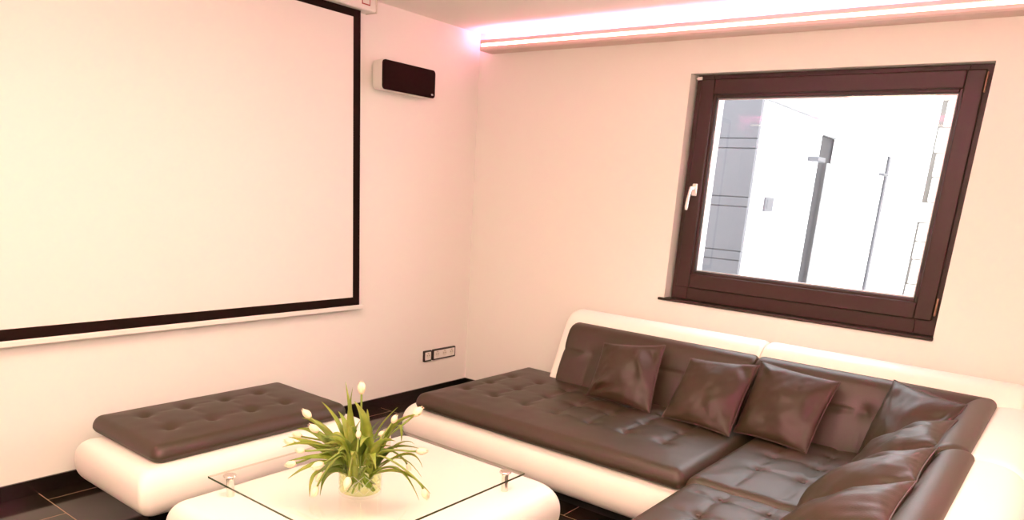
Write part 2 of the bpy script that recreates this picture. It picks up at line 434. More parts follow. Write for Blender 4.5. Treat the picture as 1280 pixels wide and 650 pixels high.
def tub(x0, x1, y0, y1, z0, z1, rc=.07, b_top=.10, b_bot=.12, n=22, p=2.3, org=(0, 0, 0), k=8, b_right=None):
    """upholstered barrel-sided base"""
    bm = bmesh.new(); rings = []
    for i in range(n+1):
        s = i/n; q = 2*s-1
        B = (b_top if q > 0 else b_bot)
        ins = B*(1-max(0, 1-abs(q)**p)**(1/p))
        z = z0+(z1-z0)*(.5+.5*math.sin(PI/2*q))
        q2 = math.sin(PI/2*q); ins = B*(1-max(0, 1-abs(q2)**p)**(1/p))
        ir = ins*(b_right/b_top) if (b_right and q2 > 0) else ins
        ring = []
        for cx_, cy_, a0 in ((x1-ir, y1-ins, 0), (x0+ins, y1-ins, 90), (x0+ins, y0+ins, 180), (x1-ir, y0+ins, 270)):
            ux = cx_-math.copysign(rc, math.cos(math.radians(a0+45))); uy = cy_-math.copysign(rc, math.sin(math.radians(a0+45)))
            for t in range(k+1):
                a = math.radians(a0+90*t/k); ring.append(bm.verts.new((ux+rc*math.cos(a)-org[0], uy+rc*math.sin(a)-org[1], z-org[2])))
        rings.append(ring)
    for a, b_ in zip(rings, rings[1:]):
        for i in range(len(a)): bm.faces.new((a[i], a[(i+1) % len(a)], b_[(i+1) % len(a)], b_[i]))
    bm.faces.new(rings[0][::-1]); bm.faces.new(rings[-1])
    return bm
def seam_line(name, pts, m, parent, r=.0016):
    bm = bmesh.new(); prev = None
    for p in pts:
        ring = [bm.verts.new((p[0]+r*math.cos(a), p[1]+r*math.sin(a)*.7, p[2]+r*math.sin(a))) for a in (0, PI/2, PI, 3*PI/2)]
        if prev:
            for i in range(4): bm.faces.new((prev[i], prev[(i+1) % 4], ring[(i+1) % 4], ring[i]))
        prev = ring
    return link(name, bm, m, parent)

# ------------------------------------------------------------------ ottoman
oo = (.50, -2.32, 0)
ott = empty('ottoman', oo, 'low ottoman with rounded white base and buttoned brown leather pad under the screen', 'ottoman')
link('ottoman_base', tub(.25, .865, -2.90, -1.72, .10, .318, rc=.03, b_top=.07, b_bot=.12, org=oo), M['white_leather'], ott, autosm=50)
boxo('plinth', (.40, .72, -2.66, -1.85, 0, .11), M['plinth'], ott, 0, oo)
ob = [(x, y) for x in (.372, .597) for y in (-2.625, -2.43, -2.23, -2.04)]
link('ottoman_cushion', cushion(.205, .80, -2.80, -1.80, .318, .398, rz=.042, rc=.05, buttons=ob, crease_x=[(.372, -2.62, -2.04, .004), (.597, -2.62, -2.04, .004)],
     crease_y=[(y, .372, .597, .004) for y in (-2.625, -2.43, -2.23, -2.04)], puff=.016, org=oo, seed=1), M['brown_leather'], ott)
# piping round the lower edge of the base end
# ------------------------------------------------------------------ coffee table
to = (1.60, -2.36, 0)
tab = empty('coffee_table', to, 'square white upholstered coffee table with raised glass top in front of the sofa', 'coffee table')
link('table_base', tub(1.13, 2.08, -2.955, -1.735, .08, .322, rc=.035, b_top=.065, b_right=.12, b_bot=.10, org=to, p=2.3), M['white_leather'], tab, autosm=50)
boxo('plinth', (1.25, 1.92, -2.8, -1.9, 0, .09), M['plinth'], tab, 0, to)
GX0, GX1, GY0, GY1 = 1.204, 1.994, -2.806, -1.912
nt = M['glass_edge'].node_tree; n, l = nt.nodes, nt.links; b = n['Principled BSDF']
ge_ = n.new('ShaderNodeNewGeometry'); tr_ = n.new('ShaderNodeBsdfTransparent'); ms_ = n.new('ShaderNodeMixShader'); mu_ = n.new('ShaderNodeMath'); mu_.operation = 'MULTIPLY'; mu_.inputs[1].default_value = .85
tr_.inputs['Color'].default_value = (.9, .88, .8, 1)
l.new(ge_.outputs['Backfacing'], mu_.inputs[0]); l.new(mu_.outputs[0], ms_.inputs[0]); l.new(b.outputs[0], ms_.inputs[1]); l.new(tr_.outputs[0], ms_.inputs[2]); l.new(ms_.outputs[0], n['Material Output'].inputs['Surface'])
bm = bmesh.new(); box(bm, GX0-to[0], GX1-to[0], GY0-to[1], GY1-to[1], .392, .400)
for f in bm.faces: f.material_index = 0 if abs(f.calc_center_median().z-.396) > .003 else 1
gt = link('glass_top', bm, [M['glass'], M['glass_edge']], tab, smooth=False)
for (rx_, ry_) in ((GX0+.055, GY0+.055), (GX1-.055, GY0+.055), (GX0+.055, GY1-.055), (GX1-.055, GY1-.055)):
    bm = bmesh.new(); lathe(bm, [(0, .3205), (.014, .3205), (.014, .3915), (0, .3915)], 24, (0, 0, 0))
    lo = link('glass_standoff', bm, M['metal'], tab, autosm=40, loc=(rx_-to[0], ry_-to[1], 0))
    bm = bmesh.new(); lathe(bm, [(0, .4001), (.023, .4001), (.024, .403), (.022, .4065), (0, .408)], 24)
    link('standoff_cap', bm, M['metal'], lo, autosm=40)

# ------------------------------------------------------------------ sectional sofa
so = (2.2, -.8, 0)
sofa = empty('sectional_sofa', so, 'white and brown leather corner sofa with tufted seat filling the corner below the window', 'sofa')
b1 = link('sofa_base', tub(.755, 3.30, -1.425, -.17, .085, .318, rc=.06, b_top=.085, b_bot=.11, org=so), M['white_leather'], sofa, autosm=50)
b2 = link('sofa_base', tub(2.53, 3.58, -3.3, -1.0, .085, .312, rc=.06, b_top=.085, b_bot=.11, org=so), M['white_leather'], sofa, autosm=50)
boxo('plinth', (.92, 3.2, -1.25, -.3, 0, .10), M['plinth'], b1, 0, so)
boxo('plinth', (2.68, 3.45, -3.1, -1.2, 0, .10), M['plinth'], b2, 0, so)
# seats
bx = [1.0, 1.2, 1.41, 1.61, 1.81, 2.01, 2.21]; by = [-.72, -.93, -1.135]
link('seat_cushion', cushion(.875, 2.458, -1.435, -.40, .312, .405, rz=.05, rc=.05, buttons=[(x, y) for x in bx for y in by],
     crease_x=[(x, -1.135, -.72, .010) for x in bx], crease_y=[(y, 1.0, 2.21, .003) for y in by], puff=.014, org=so, seed=2), M['brown_leather'], sofa)
b2x = [2.66, 2.855, 3.05]
s2 = [(x, y) for x in b2x for y in (-.72, -.93, -1.135)]
s2o = link('seat_cushion', cushion(2.462, 3.36, -1.452, -.40, .312, .405, rz=.05, rc=.05, buttons=s2,
     crease_x=[(x, -1.38, -.6, .007) for x in b2x], crease_y=[(y, 2.66, 3.05, .005) for y in (-.93, -1.135)], puff=.016, org=so, seed=3), M['brown_leather'], sofa)
s3 = [(x, y) for x in (2.685, 2.87, 3.055) for y in (-1.60, -1.80, -2.0, -2.2, -2.4)]
s3o = link('seat_cushion', cushion(2.49, 3.36, -3.25, -1.462, .312, .412, rz=.055, rc=.06, buttons=s3,
     crease_x=[(x, -3.1, -1.52, .009) for x in (2.685, 2.87, 3.055)], crease_y=[(y, 2.6, 3.055, .008) for y in (-1.60, -1.80, -2.0, -2.2, -2.4)], puff=.02, org=so, seed=4), M['brown_leather'], sofa)
buttons_part(s2o, s2, .398, so); buttons_part(s3o, s3, .410, so)

# swept back: section points (d, z); d=0 is the seat-level front line
YL, XL = -.60, 3.185
def sweep(sec, a0, a1, side, disp=None, end_in=.03, step=.010, taper=(True, True)):
    """side 'w': along x at y=YL+d from x=a0..a1 ; side 'r': along -y at x=XL+d from y=a0 down to a1"""
    bm = bmesh.new(); L = abs(a1-a0); n = max(6, int(L/step)); sgn = 1 if a1 > a0 else -1
    cd = sum(p[0] for p in sec)/len(sec); cz = sum(p[1] for p in sec)/len(sec)
    st = []
    e = [end_in*(1-math.cos(PI/2*i/6)) for i in range(7)]
    st = ([v for v in e] if taper[0] else [0])+[end_in+(L-2*end_in)*i/n for i in range(1, n)]+([L-v for v in e[::-1]] if taper[1] else [L])
    rings = []
    for t in st:
        dd = min(t if taper[0] else 1, (L-t) if taper[1] else 1)
        k = 1
        sh = 0
        if dd < end_in: sh = end_in*(1-math.sqrt(max(0, 1-((end_in-dd)/end_in)**2)))*.7
        ring = []
        for d, z in sec:
            v = Vector((d-cd, z-cz)); Ln = v.length
            v = v*((Ln-sh)/Ln) if Ln > sh else v*.01
            d2, z2 = cd+v.x, cz+v.y
            if disp:
                q = disp(a0+sgn*t, z2, d2 < cd+.02); d2 += q
            if side == 'w': P = (a0+sgn*t, YL+d2, z2)
            else: P = (XL+d2, a0+sgn*t, z2)
            ring.append(bm.verts.new((P[0]-so[0], P[1]-so[1], P[2]-so[2])))
        rings.append(ring)
    for a, b_ in zip(rings, rings[1:]):
        for i in range(len(a)): bm.faces.new((a[i], a[(i+1) % len(a)], b_[(i+1) % len(a)], b_[i]))
    bm.faces.new(rings[0][::-1]); bm.faces.new(rings[-1])
    return bm
back_sec = smooth_closed([(.0, .36), (.0, .42), (.045, .56), (.095, .68), (.125, .725), (.165, .742), (.205, .738), (.222, .71), (.21, .64), (.17, .5), (.12, .36), (.06, .33)], 16)
shell_sec = smooth_closed([(.03, .36), (.07, .50), (.16, .70), (.20, .765), (.245, .795), (.31, .802), (.37, .785), (.415, .72), (.43, .55), (.42, .3), (.36, .12), (.2, .09), (.07, .2)], 6)
def bdisp(bp_):
    def f(s, z, front):
        if not front: return 0
        q = .013*math.exp(-abs(z-.59)/.012)
        for c in bp_: 
            r_ = math.hypot(s-c, z-.59); q = max(q, .028*math.exp(-(r_/.04)**1.2)); 
            if z < .60: q = max(q, .006*math.exp(-abs(s-c)/.012))
        return q
    return f
link('back_shell', sweep(shell_sec, 1.155, 2.352, 'w', end_in=.035), M['white_leather'], sofa)
link('back_shell', sweep(shell_sec, 2.354, 3.50, 'w', end_in=.03, taper=(True, True)), M['white_leather'], sofa)
shell_low = smooth_closed([(.03, .36), (.07, .50), (.16, .66), (.20, .700), (.245, .718), (.31, .72), (.37, .70), (.415, .64), (.43, .50), (.42, .3), (.36, .12), (.2, .09), (.07, .2)], 6)
link('back_shell', sweep(shell_low, -.17, -1.335, 'r', end_in=.06), M['white_leather'], sofa)
link('back_shell', sweep(shell_low, -1.337, -3.3, 'r', end_in=.03), M['white_leather'], sofa)
link('back_cushion', sweep(back_sec, 1.228, 2.352, 'w', bdisp([1.42, 1.75, 2.08]), .03), M['brown_leather'], sofa)
link('back_cushion', sweep(back_sec, 2.358, 3.39, 'w', bdisp([2.60, 2.92]), .03), M['brown_leather'], sofa)
link('back_cushion', sweep(back_sec, -.385, -1.335, 'r', bdisp([-.9]), .03), M['brown_leather'], sofa)
link('back_cushion', sweep([(d+.022, z) for d, z in back_sec], -1.34, -3.2, 'r', bdisp([-1.7, -2.2, -2.7]), .03), M['brown_leather'], sofa)

# ------------------------------------------------------------------ throw pillows
def pillow(name, BL, BR, TR, TL, th, label, seed, folds=(), curve=.05):
    BL, BR, TR, TL = map(Vector, (BL, BR, TR, TL))
    c = (BL+BR+TR+TL)/4; base = (BL+BR)/2
    nrm = ((BR-BL).cross(TL-BL)).normalized()
    org = Vector((base.x, base.y, base.z))
    N = 44; bm = bmesh.new(); F = {}; Bk = {}
    for i in range(N+1):
        for j in range(N+1):
            u = -math.cos(PI*i/N)*.5+.5; v = -math.cos(PI*j/N)*.5+.5
            u = .5*u+.5*i/N; v = .5*v+.5*j/N
            U, W = 2*u-1, 2*v-1
            # concave sides, pointed corners
            uu = .5+.5*U*(1-curve*(1-W*W)); vv = .5+.5*W*(1-curve*(1-U*U))
            p = (BL.lerp(BR, uu)).lerp(TL.lerp(TR, uu), vv)
            e = max(0, (1-U*U))**.55*max(0, (1-W*W))**.55
            t = th*e
            ed = min(1-abs(U), 1-abs(W))
            t += .0022*math.sin((U if abs(W) > abs(U) else W)*(23+3*math.sin(3*U+seed))+seed)*math.exp(-ed*8)*min(1, ed*14)*(.5+noise.noise(Vector((U*3, W*3, seed))))
            wv = Vector((U*1.6+seed*3.1, W*1.6, seed))
            wr = .010*(noise.noise(wv*1.3))+.004*noise.noise(wv*3.1)
            for (fu, fv, ang, ln, amp, sg) in folds:
                du, dv = U-fu, W-fv; ca, sa = math.cos(ang), math.sin(ang)
                al, ac = du*ca+dv*sa, -du*sa+dv*ca
                wr += amp*math.exp(-(al/ln)**2)*math.exp(-(ac/sg)**2)
            wr *= min(1, ed*5)
            q = p+nrm*(t+wr); q2 = p-nrm*(t*.8)
            F[i, j] = bm.verts.new(q-org)
            Bk[i, j] = F[i, j] if i in (0, N) or j in (0, N) else bm.verts.new(q2-org)
    for i in range(N):
        for j in range(N):
            bm.faces.new((F[i, j], F[i+1, j], F[i+1, j+1], F[i, j+1]))
            bm.faces.new((Bk[i, j], Bk[i, j+1], Bk[i+1, j+1], Bk[i+1, j]))
    # piping seam round the edge
    t_ = empty(name, org, label, 'pillow', 'brown leather throw pillows on the sofa')
    edge_pts = [F[i, 0].co.copy() for i in range(N)]+[F[N, j].co.copy() for j in range(N)]+[F[i, N].co.copy() for i in range(N, 0, -1)]+[F[0, j].co.copy() for j in range(N, 0, -1)]
    link('pillow_cover', bm, M['pillow_leather'], t_)
    bm = bmesh.new(); prev = None; first = None; r = .0028
    for k, p in enumerate(edge_pts):
        tg = (edge_pts[(k+1) % len(edge_pts)]-edge_pts[k-1]).normalized(); a = tg.cross(nrm).normalized(); b_ = nrm
        ring = [bm.verts.new(p+r*(a*math.cos(q)+b_*math.sin(q))) for q in [PI/3*z for z in range(6)]]
        if prev:
            for z in range(6): bm.faces.new((prev[z], prev[(z+1) % 6], ring[(z+1) % 6], ring[z]))
        else: first = ring
        prev = ring
    for z in range(6): bm.faces.new((prev[z], prev[(z+1) % 6], first[(z+1) % 6], first[z]))
    link('piping', bm, M['piping'], t_)
    return t_
pillow('throw_pillow', (1.554, -.763, .415), (1.962, -.79, .415), (1.90, -.575, .735), (1.585, -.68, .705), .062, 'brown leather throw pillow standing alone at the left end of the backrest', 1,
       [(.55, .35, 2.0, .45, .022, .10), (-.6, -.45, .9, .35, .02, .10), (.75, .6, 2.2, .3, -.02, .10), (-.45, -.62, .5, .3, -.016, .08)])
pillow('throw_pillow', (2.035, -.80, .415), (2.41, -.84, .415), (2.405, -.55, .722), (2.07, -.62, .705), .062, 'brown leather throw pillow second from the left, its corner touching the next one', 2,
       [(.75, .75, -.9, .4, -.018, .12), (.5, -.2, .6, .5, .01, .15)])
pillow('throw_pillow', (2.395, -.745, .415), (2.762, -.80, .415), (2.80, -.58, .722), (2.395, -.50, .735), .065, 'brown leather throw pillow third from the left, overlapping its left neighbour', 3,
       [(-.7, .8, -.7, .3, .014, .10), (.8, 0, 1.57, .5, -.01, .1)])
pillow('throw_pillow', (2.95, -.72, .415), (3.20, -1.02, .42), (3.318, -.70, .755), (2.998, -.46, .755), .065, 'brown leather throw pillow set diagonally in the inner corner of the sofa', 4,
       [(.7, .55, .6, .25, -.018, .1), (-.7, .8, -1, .3, .012, .1)])
pillow('throw_pillow', (3.00, -.86, .425), (3.00, -1.25, .425), (3.305, -1.26, .715), (3.315, -.905, .735), .095, 'brown leather throw pillow on the right backrest, farthest from the table', 5, [(-.3, .3, 1.2, .4, -.015, .12)])
pillow('throw_pillow', (2.96, -1.36, .43), (2.96, -1.72, .43), (3.315, -1.71, .71), (3.318, -1.365, .735), .095, 'brown leather throw pillow on the right backrest between two others', 6, [(-.3, .3, 1.2, .4, -.015, .12)])
pillow('throw_pillow', (2.98, -1.80, .43), (2.98, -2.16, .43), (3.32, -2.15, .71), (3.325, -1.785, .735), .095, 'brown leather throw pillow on the right backrest, nearest the viewer', 7, [(-.3, .3, 1.2, .4, -.012, .12)])

# ------------------------------------------------------------------ vase
V = Vector((1.695, -2.504, .4005))
vase = empty('glass_vase', V, 'round clear cut glass vase of water standing on the glass table top', 'vase')
R = .076; HV = .128
M['vase_glass'] = pane('vase_glass', (.97, .975, .965), 1.5)
bm = bmesh.new(); lathe(bm, [(0, .001), (R-.004, .001), (R, .005), (R, HV-.003), (R-.001, HV-.001), (R-.003, HV), (R-.005, HV-.002)], 48)
link('vase_wall', bm, M['vase_glass'], vase, autosm=40)
M['water'] = pane('water', (.84, .90, .64), 1.33)
bm = bmesh.new(); lathe(bm, [(0, .012), (R-.006, .012), (R-.003, .014), (R-.003, .083), (0, .082)], 48)
link('water', bm, M['water'], vase, autosm=40)
# diamond cut ribs on the glass, catching the light
m, nt, n, l, b = mat('cut_rib'); M['cut_rib'] = m
b.inputs['Base Color'].default_value = (.9, .88, .8, 1); b.inputs['Roughness'].default_value = .15
tr_ = n.new('ShaderNodeBsdfTransparent'); ms_ = n.new('ShaderNodeMixShader'); ms_.inputs[0].default_value = .45
l.new(b.outputs[0], ms_.inputs[2]); l.new(tr_.outputs[0], ms_.inputs[1]); l.new(ms_.outputs[0], n['Material Output'].inputs['Surface'])
bm = bmesh.new()
for s_ in (-1, 1):
    for k in range(12):
        prev = None
        for q in range(13):
            z = .018+.072*q/12; a = 2*PI*k/12+s_*q*.085
            pts = [bm.verts.new(((R+dr)*math.cos(a), (R+dr)*math.sin(a), z+dz)) for (dr, dz) in ((.0003, -.0011), (.0011, 0), (.0003, .0011))]
            if prev:
                for i in range(2): bm.faces.new((prev[i], prev[i+1], pts[i+1], pts[i]))
            prev = pts
link('cut_pattern', bm, M['cut_rib'], vase)['label'] = 'diamond pattern cut into the glass'

# ------------------------------------------------------------------ tulips
TUL = {
 'a': ((-.079, .072, .36), 'white tulip standing tallest, straight up above the vase'),
 'b': ((-.215, -.067, .259), 'white tulip bud at upper left, against the brown ottoman pad'),
 'c': ((-.144, -.091, .227), 'white tulip on the left just below the highest left bud'),
 'd': ((-.273, -.068, .162), 'white tulip reaching far left, upper one of the leftmost pair'),
 'e': ((-.242, -.125, .158), 'white tulip reaching far left, lower one of the leftmost pair'),
 'f': ((-.145, -.156, .158), 'yellowish tulip bud half hidden by leaves under the leftmost pair'),
 'g': ((-.049, -.148, .127), 'plump white tulip low on the left, just above the drooping ones'),
 'h': ((-.053, -.159, .031), 'white tulip hanging lowest on the left, nearly touching the table'),
 'i': ((-.082, -.116, .067), 'white tulip drooping left, between the plump one and the lowest one'),
 'j': ((.04, -.093, .073), 'white tulip hanging in front of the vase glass'),
 'k': ((.04, .127, .265), 'small white tulip bud at upper right of the vase'),
 'l': ((.079, .201, .281), 'white open tulip farthest up on the right, before the sofa base'),
 'm': ((.157, .151, .162), 'white tulip reaching level to the far right'),
 'n': ((.239, .09, .039), 'white tulip drooping low at the far right'),
 'o': ((.021, -.027, .24), 'small white tulip in the middle of the foliage'),
 'q': ((-.039, .139, .178), 'white tulip behind the curled leaf on the right'),
 'r': ((-.204, -.148, .088), 'pale closed tulip pointing left along a straight leaf'),
 's': ((.088, .158, .073), 'small white tulip low on the right behind thin leaves'),
}
LEAVES = [
  ((-0.075, 0.025, 0.225),(-0.129, 0.041, 0.378),0.012,'a'),
  ((-0.077, 0.019, 0.256),(-0.089, 0.04, 0.366),0.016,'a'),
  ((-0.024, 0.044, 0.234),(-0.066, 0.028, 0.322),0.028,'a'),
  ((-0.109, -0.001, 0.222),(-0.181, -0.026, 0.304),0.014,'b'),
  ((-0.079, 0.01, 0.212),(-0.118, -0.001, 0.277),0.016,'o'),
  ((-0.104, -0.042, 0.187),(-0.151, -0.078, 0.24),0.016,'c'),
  ((-0.167, -0.027, 0.207),(-0.247, -0.061, 0.234),0.014,'b'),
  ((-0.169, -0.044, 0.186),(-0.246, -0.087, 0.197),0.014,'d'),
  ((-0.149, -0.077, 0.162),(-0.232, -0.16, 0.148),0.018,'e'),
  ((-0.154, -0.056, 0.144),(-0.257, -0.118, 0.171),0.016,'e'),
  ((-0.103, -0.078, 0.126),(-0.179, -0.172, 0.114),0.016,'r'),
  ((-0.105, -0.101, 0.111),(-0.152, -0.196, 0.062),0.012,'r'),
  ((-0.096, -0.119, 0.087),(-0.063, -0.173, 0.014),0.012,'h'),
  ((-0.062, -0.1, 0.089),(-0.028, -0.156, 0.023),0.013,'h'),
  ((-0.038, -0.06, 0.128),(-0.068, -0.151, 0.084),0.018,'i'),
  ((-0.001, 0.073, 0.203),(0.039, 0.139, 0.302),0.014,'k'),
  ((0.03, 0.122, 0.23),(0.095, 0.198, 0.276),0.016,'l'),
  ((0.07, 0.107, 0.255),(0.111, 0.092, 0.203),0.02,'q'),
  ((0.055, 0.1, 0.162),(0.155, 0.174, 0.159),0.018,'m'),
  ((0.062, 0.132, 0.172),(0.095, 0.172, 0.168),0.014,'m'),
  ((0.113, 0.124, 0.151),(0.17, 0.141, 0.107),0.012,'s'),
  ((0.101, 0.096, 0.139),(0.188, 0.119, 0.082),0.011,'s'),
  ((0.13, 0.061, 0.114),(0.239, 0.059, 0.027),0.02,'n'),
  ((0.145, 0.074, 0.097),(0.258, 0.094, 0.047),0.016,'n'),
  ((0.047, 0.009, 0.164),(0.105, -0.02, 0.122),0.018,'j'),
  ((0.019, 0.014, 0.215),(0.037, -0.034, 0.19),0.026,'o'),
  ((0.046, 0.002, 0.126),(0.122, 0.001, 0.11),0.012,'s'),
  ((-0.047, 0.076, 0.221),(-0.075, 0.096, 0.277),0.012,'a'),
  ((-0.057, -0.027, 0.151),(-0.075, -0.048, 0.202),0.03,'o'),
  ((0.013, 0.042, 0.153),(0.048, 0.067, 0.192),0.03,'q'),
  ((-0.018, 0.006, 0.183),(-0.036, -0.015, 0.249),0.03,'o'),
  ((-0.075, 0.032, 0.178),(-0.076, 0.071, 0.245),0.026,'o'),
  ((-0.084, -0.023, 0.154),(-0.128, -0.058, 0.175),0.024,'c'),
  ((0.048, 0.049, 0.142),(0.104, 0.073, 0.164),0.024,'s'),
]
def frame(t):
    t = t.normalized(); a = t.cross(Vector((0, 0, 1)))
    if a.length < .05: a = Vector((1, 0, 0))
    a.normalize(); return a, a.cross(t).normalized()
def tube(bm, pts, r):
    prev = None
    for k, p in enumerate(pts):
        tg = pts[min(k+1, len(pts)-1)]-pts[max(k-1, 0)]; a, b_ = frame(tg)
        ring = [bm.verts.new(p+r*(a*math.cos(q)+b_*math.sin(q))) for q in [2*PI*z/7 for z in range(7)]]
        if prev:
            for z in range(7): bm.faces.new((prev[z], prev[(z+1) % 7], ring[(z+1) % 7], ring[z]))
        else: bm.faces.new(ring)
        prev = ring
    bm.faces.new(prev)
def blossom(p, dirn, s):
    """six overlapping petals in two whorls, a closed egg-shaped bud"""
    bm = bmesh.new(); dirn = dirn.normalized(); a, b_ = frame(dirn)
    for w in range(2):
        for k in range(3):
            base = 2*PI*k/3+w*PI/3; NU, NV = 7, 8; G = {}
            for i in range(NU+1):
                for j in range(NV+1):
                    u = i/NU*2-1; v = j/NV
                    rad = (.0155-.0015*w)*s*(math.sin(min(1, v*1.05+.06)*PI*.86+.12)**.8)
                    rad = max(rad, .001)
                    halfw = 1.12*(math.sin(PI*min(.5+.0, .5) )*(1-v**4))
                    ang = base+u*halfw*(.95 if v < .8 else .95*(1-(v-.8)*3.2))
                    h = v*.052*s
                    q = a*(rad*math.cos(ang))+b_*(rad*math.sin(ang))+dirn*(h-.003*abs(u)*v*s)
                    G[i, j] = bm.verts.new(p+q)
            for i in range(NU):
                for j in range(NV): bm.faces.new((G[i, j], G[i+1, j], G[i+1, j+1], G[i, j+1]))
    return bm
def leaf(base, mid, tip, w, tw=0):
    bm = bmesh.new(); n = 16; prev = None
    ctl = [base, base.lerp(mid, .5)+Vector((0, 0, .015)), mid*2-(base+tip)/2 if False else mid+(mid-(base+tip)/2)*.6, tip]
    pts = [bez(ctl, i/n) for i in range(n+1)]
    for k in range(n+1):
        t = k/n; tg = pts[min(k+1, n)]-pts[max(k-1, 0)]; a, b_ = frame(tg)
        ca, sa = math.cos(tw+t*.7), math.sin(tw+t*.7); a2 = a*ca+b_*sa; b2_ = b_*ca-a*sa
        ww = w*.95*(math.sin(PI*min(1, .12+t*.88))**.75)*(1 if t < .6 else 1-((t-.6)/.4)**1.6*.5)+.0006
        ring = [bm.verts.new(pts[k]+a2*ww*c_+b2_*ww*.35*abs(c_)) for c_ in (-1, -.5, 0, .5, 1)]
        if prev:
            for z in range(4): bm.faces.new((prev[z], prev[z+1], ring[z+1], ring[z]))
        prev = ring
    return bm
rnd = random.Random(3)
for kx, (pos, lab) in TUL.items():
    P = Vector(pos); hd = Vector((P.x, P.y, 0)); hl = hd.length; hn = hd/hl if hl > .01 else Vector((1, 0, 0))
    foot = -hn*rnd.uniform(.02, .055)+Vector((rnd.uniform(-.02, .02), rnd.uniform(-.02, .02), .0185))
    if foot.xy.length > .062: foot = Vector((foot.x*.062/foot.xy.length, foot.y*.062/foot.xy.length, foot.z))
    rr = .035+.025*rnd.random(); rim = Vector((hn.x*rr, hn.y*rr, HV+.004))
    drop = P.z < .13
    dirn = (P-rim).normalized()
    if drop: dirn = (Vector((hn.x*.5, hn.y*.5, -1))).normalized() if P.z < .08 else (hn+Vector((0, 0, -.3))).normalized()
    elif P.z < .2: dirn = (hn+Vector((0, 0, .05))).normalized()
    P0 = P-dirn*.022
    if drop: c1 = rim+Vector((hn.x*.02, hn.y*.02, .06)); c2 = P0-dirn*.05
    else: c1 = rim+Vector((hn.x*.02, hn.y*.02, .05)); c2 = P0-dirn*.04
    pts = [foot.lerp(rim, i/6) for i in range(6)]+[bez([rim, c1, c2, P0], i/12) for i in range(13)]
    t = empty('tulip', V+foot, lab, 'tulip', 'white tulips in the glass vase')
    bm = bmesh.new(); tube(bm, [p-foot for p in pts], .0037); link('stem', bm, M['stem'], t)
    sc = .88*{'k': .8, 'o': .7, 'f': .75, 's': .7, 'g': 1.1, 'l': 1.1, 'a': 1.1}.get(kx, 1)
    o = link('blossom', blossom(P0-foot, dirn, sc), M['petal'], t)
    sd = o.modifiers.new('thick', 'SOLIDIFY'); sd.thickness = .0008
    nl = 0
    for li, (mid, tip, w, key) in enumerate(LEAVES):
        if key != kx: continue
        mid, tip = Vector(mid), Vector(tip); d = Vector((mid.x, mid.y, 0)); d = d/max(d.length, .02)
        bs = Vector((d.x*.045, d.y*.045, HV-.065+.02*rnd.random()))
        if bs.xy.length > .066: bs.xy *= .066/bs.xy.length
        o = link('leaf', leaf(bs-foot, mid-foot, tip-foot, w, rnd.uniform(-.5, .5)), M['leaf_dark' if li in (5, 13, 14, 18, 30, 28) else 'leaf'], t)
        sd = o.modifiers.new('thick', 'SOLIDIFY'); sd.thickness = .0007
        nl += 1
    for q in range(1 if nl else 2):     # short inner leaves that wrap the stem
        a = rnd.uniform(-.9, .9); d = Vector((hn.x*math.cos(a)-hn.y*math.sin(a), hn.x*math.sin(a)+hn.y*math.cos(a), 0))
        lh = rnd.uniform(.05, .10)
        bs = d*.045+Vector((0, 0, HV-.07)); md = d*rnd.uniform(.05, .075)+Vector((0, 0, HV+lh*.7)); tp = d*rnd.uniform(.09, .14)+Vector((0, 0, HV+lh*rnd.uniform(.5, 1.1)))
        o = link('leaf', leaf(bs-foot, md-foot, tp-foot, rnd.uniform(.014, .024), rnd.uniform(-.6, .6)), M['leaf' if rnd.random() < .6 else 'leaf_dark'], t)
        sd = o.modifiers.new('thick', 'SOLIDIFY'); sd.thickness = .0007

# ------------------------------------------------------------------ courtyard outside the window
struct('terrace', [(-6, 9, .25, 18, -.3, -.2)], M['ground']); bpy.data.objects['terrace'].name = 'trim_1'
XO = 1.263
gd = empty('garage_door', (.6, 2.0, -.2), 'pale grey sectional garage door seen at the left through the window', 'garage door')
G0 = (.6, 2.0, -.2)
bm = bmesh.new(); zz = [-.2, .62, 1.065, 1.505, 1.965, 2.30]; hw = .042
for a, b_ in zip(zz, zz[1:]):
    box(bm, -1.6, XO-G0[0]-.004, 0, .05, a+.2+(hw if a > 0 else 0), b_+.2-(hw if b_ < 2.2 else 0))
    if b_ < 2.2: box(bm, -1.6, XO-G0[0]-.004, 0, .05, b_+.2-hw+.007, b_+.2+hw-.007)
dl = link('door_leaf', bm, M['garage'], gd, autosm=30); bevel(dl, .003)
bm = bmesh.new(); box(bm, -1.59, XO-G0[0]-.006, .012, .045, .01, 2.49); link('panel_joint', bm, M['garage_line'], gd, smooth=False)
blk = empty('white_building', (XO, 2.0, -.2), 'bright white rendered building with deep door recesses seen through the window', 'building')
B0 = (XO, 2.0, -.2)
bm = bmesh.new()
def bb(x0, x1, y0, y1, z0, z1): box(bm, x0-B0[0], x1-B0[0], y0-B0[1], y1-B0[1], z0-B0[2], z1-B0[2])
bb(-2.5, XO, 2.06, 3.70, -.2, 2.30)            # first pier
bb(-2.5, XO-.4, 3.70, 8.5, -.2, 2.30)          # back of the recesses
bb(-2.5, XO, 4.40, 6.60, -.2, 2.21)            # middle pier
bb(-2.5, XO, 6.90, 8.5, -.2, 2.21)
bb(-2.5, XO, 3.70, 8.5, 2.21, 2.34)            # lintel
bb(-3, XO+.03, 2.0, 8.5, 2.34, 2.50)           # eaves band
link('rendered_wall', bm, M['ext_white'], blk, smooth=False)
def bpart(name, d, m, par=blk, bv=0): return boxo(name, d, m, par, bv, B0)
dr = bpart('entrance_door', (XO-.32, XO-.05, 3.72, 4.38, -.2, 2.20), M['ext_dark'], bv=.01)
bpart('door_pull', (XO-.03, XO-.005, 4.10, 4.14, .2, 1.95), M['ext_metal'], dr, .008)
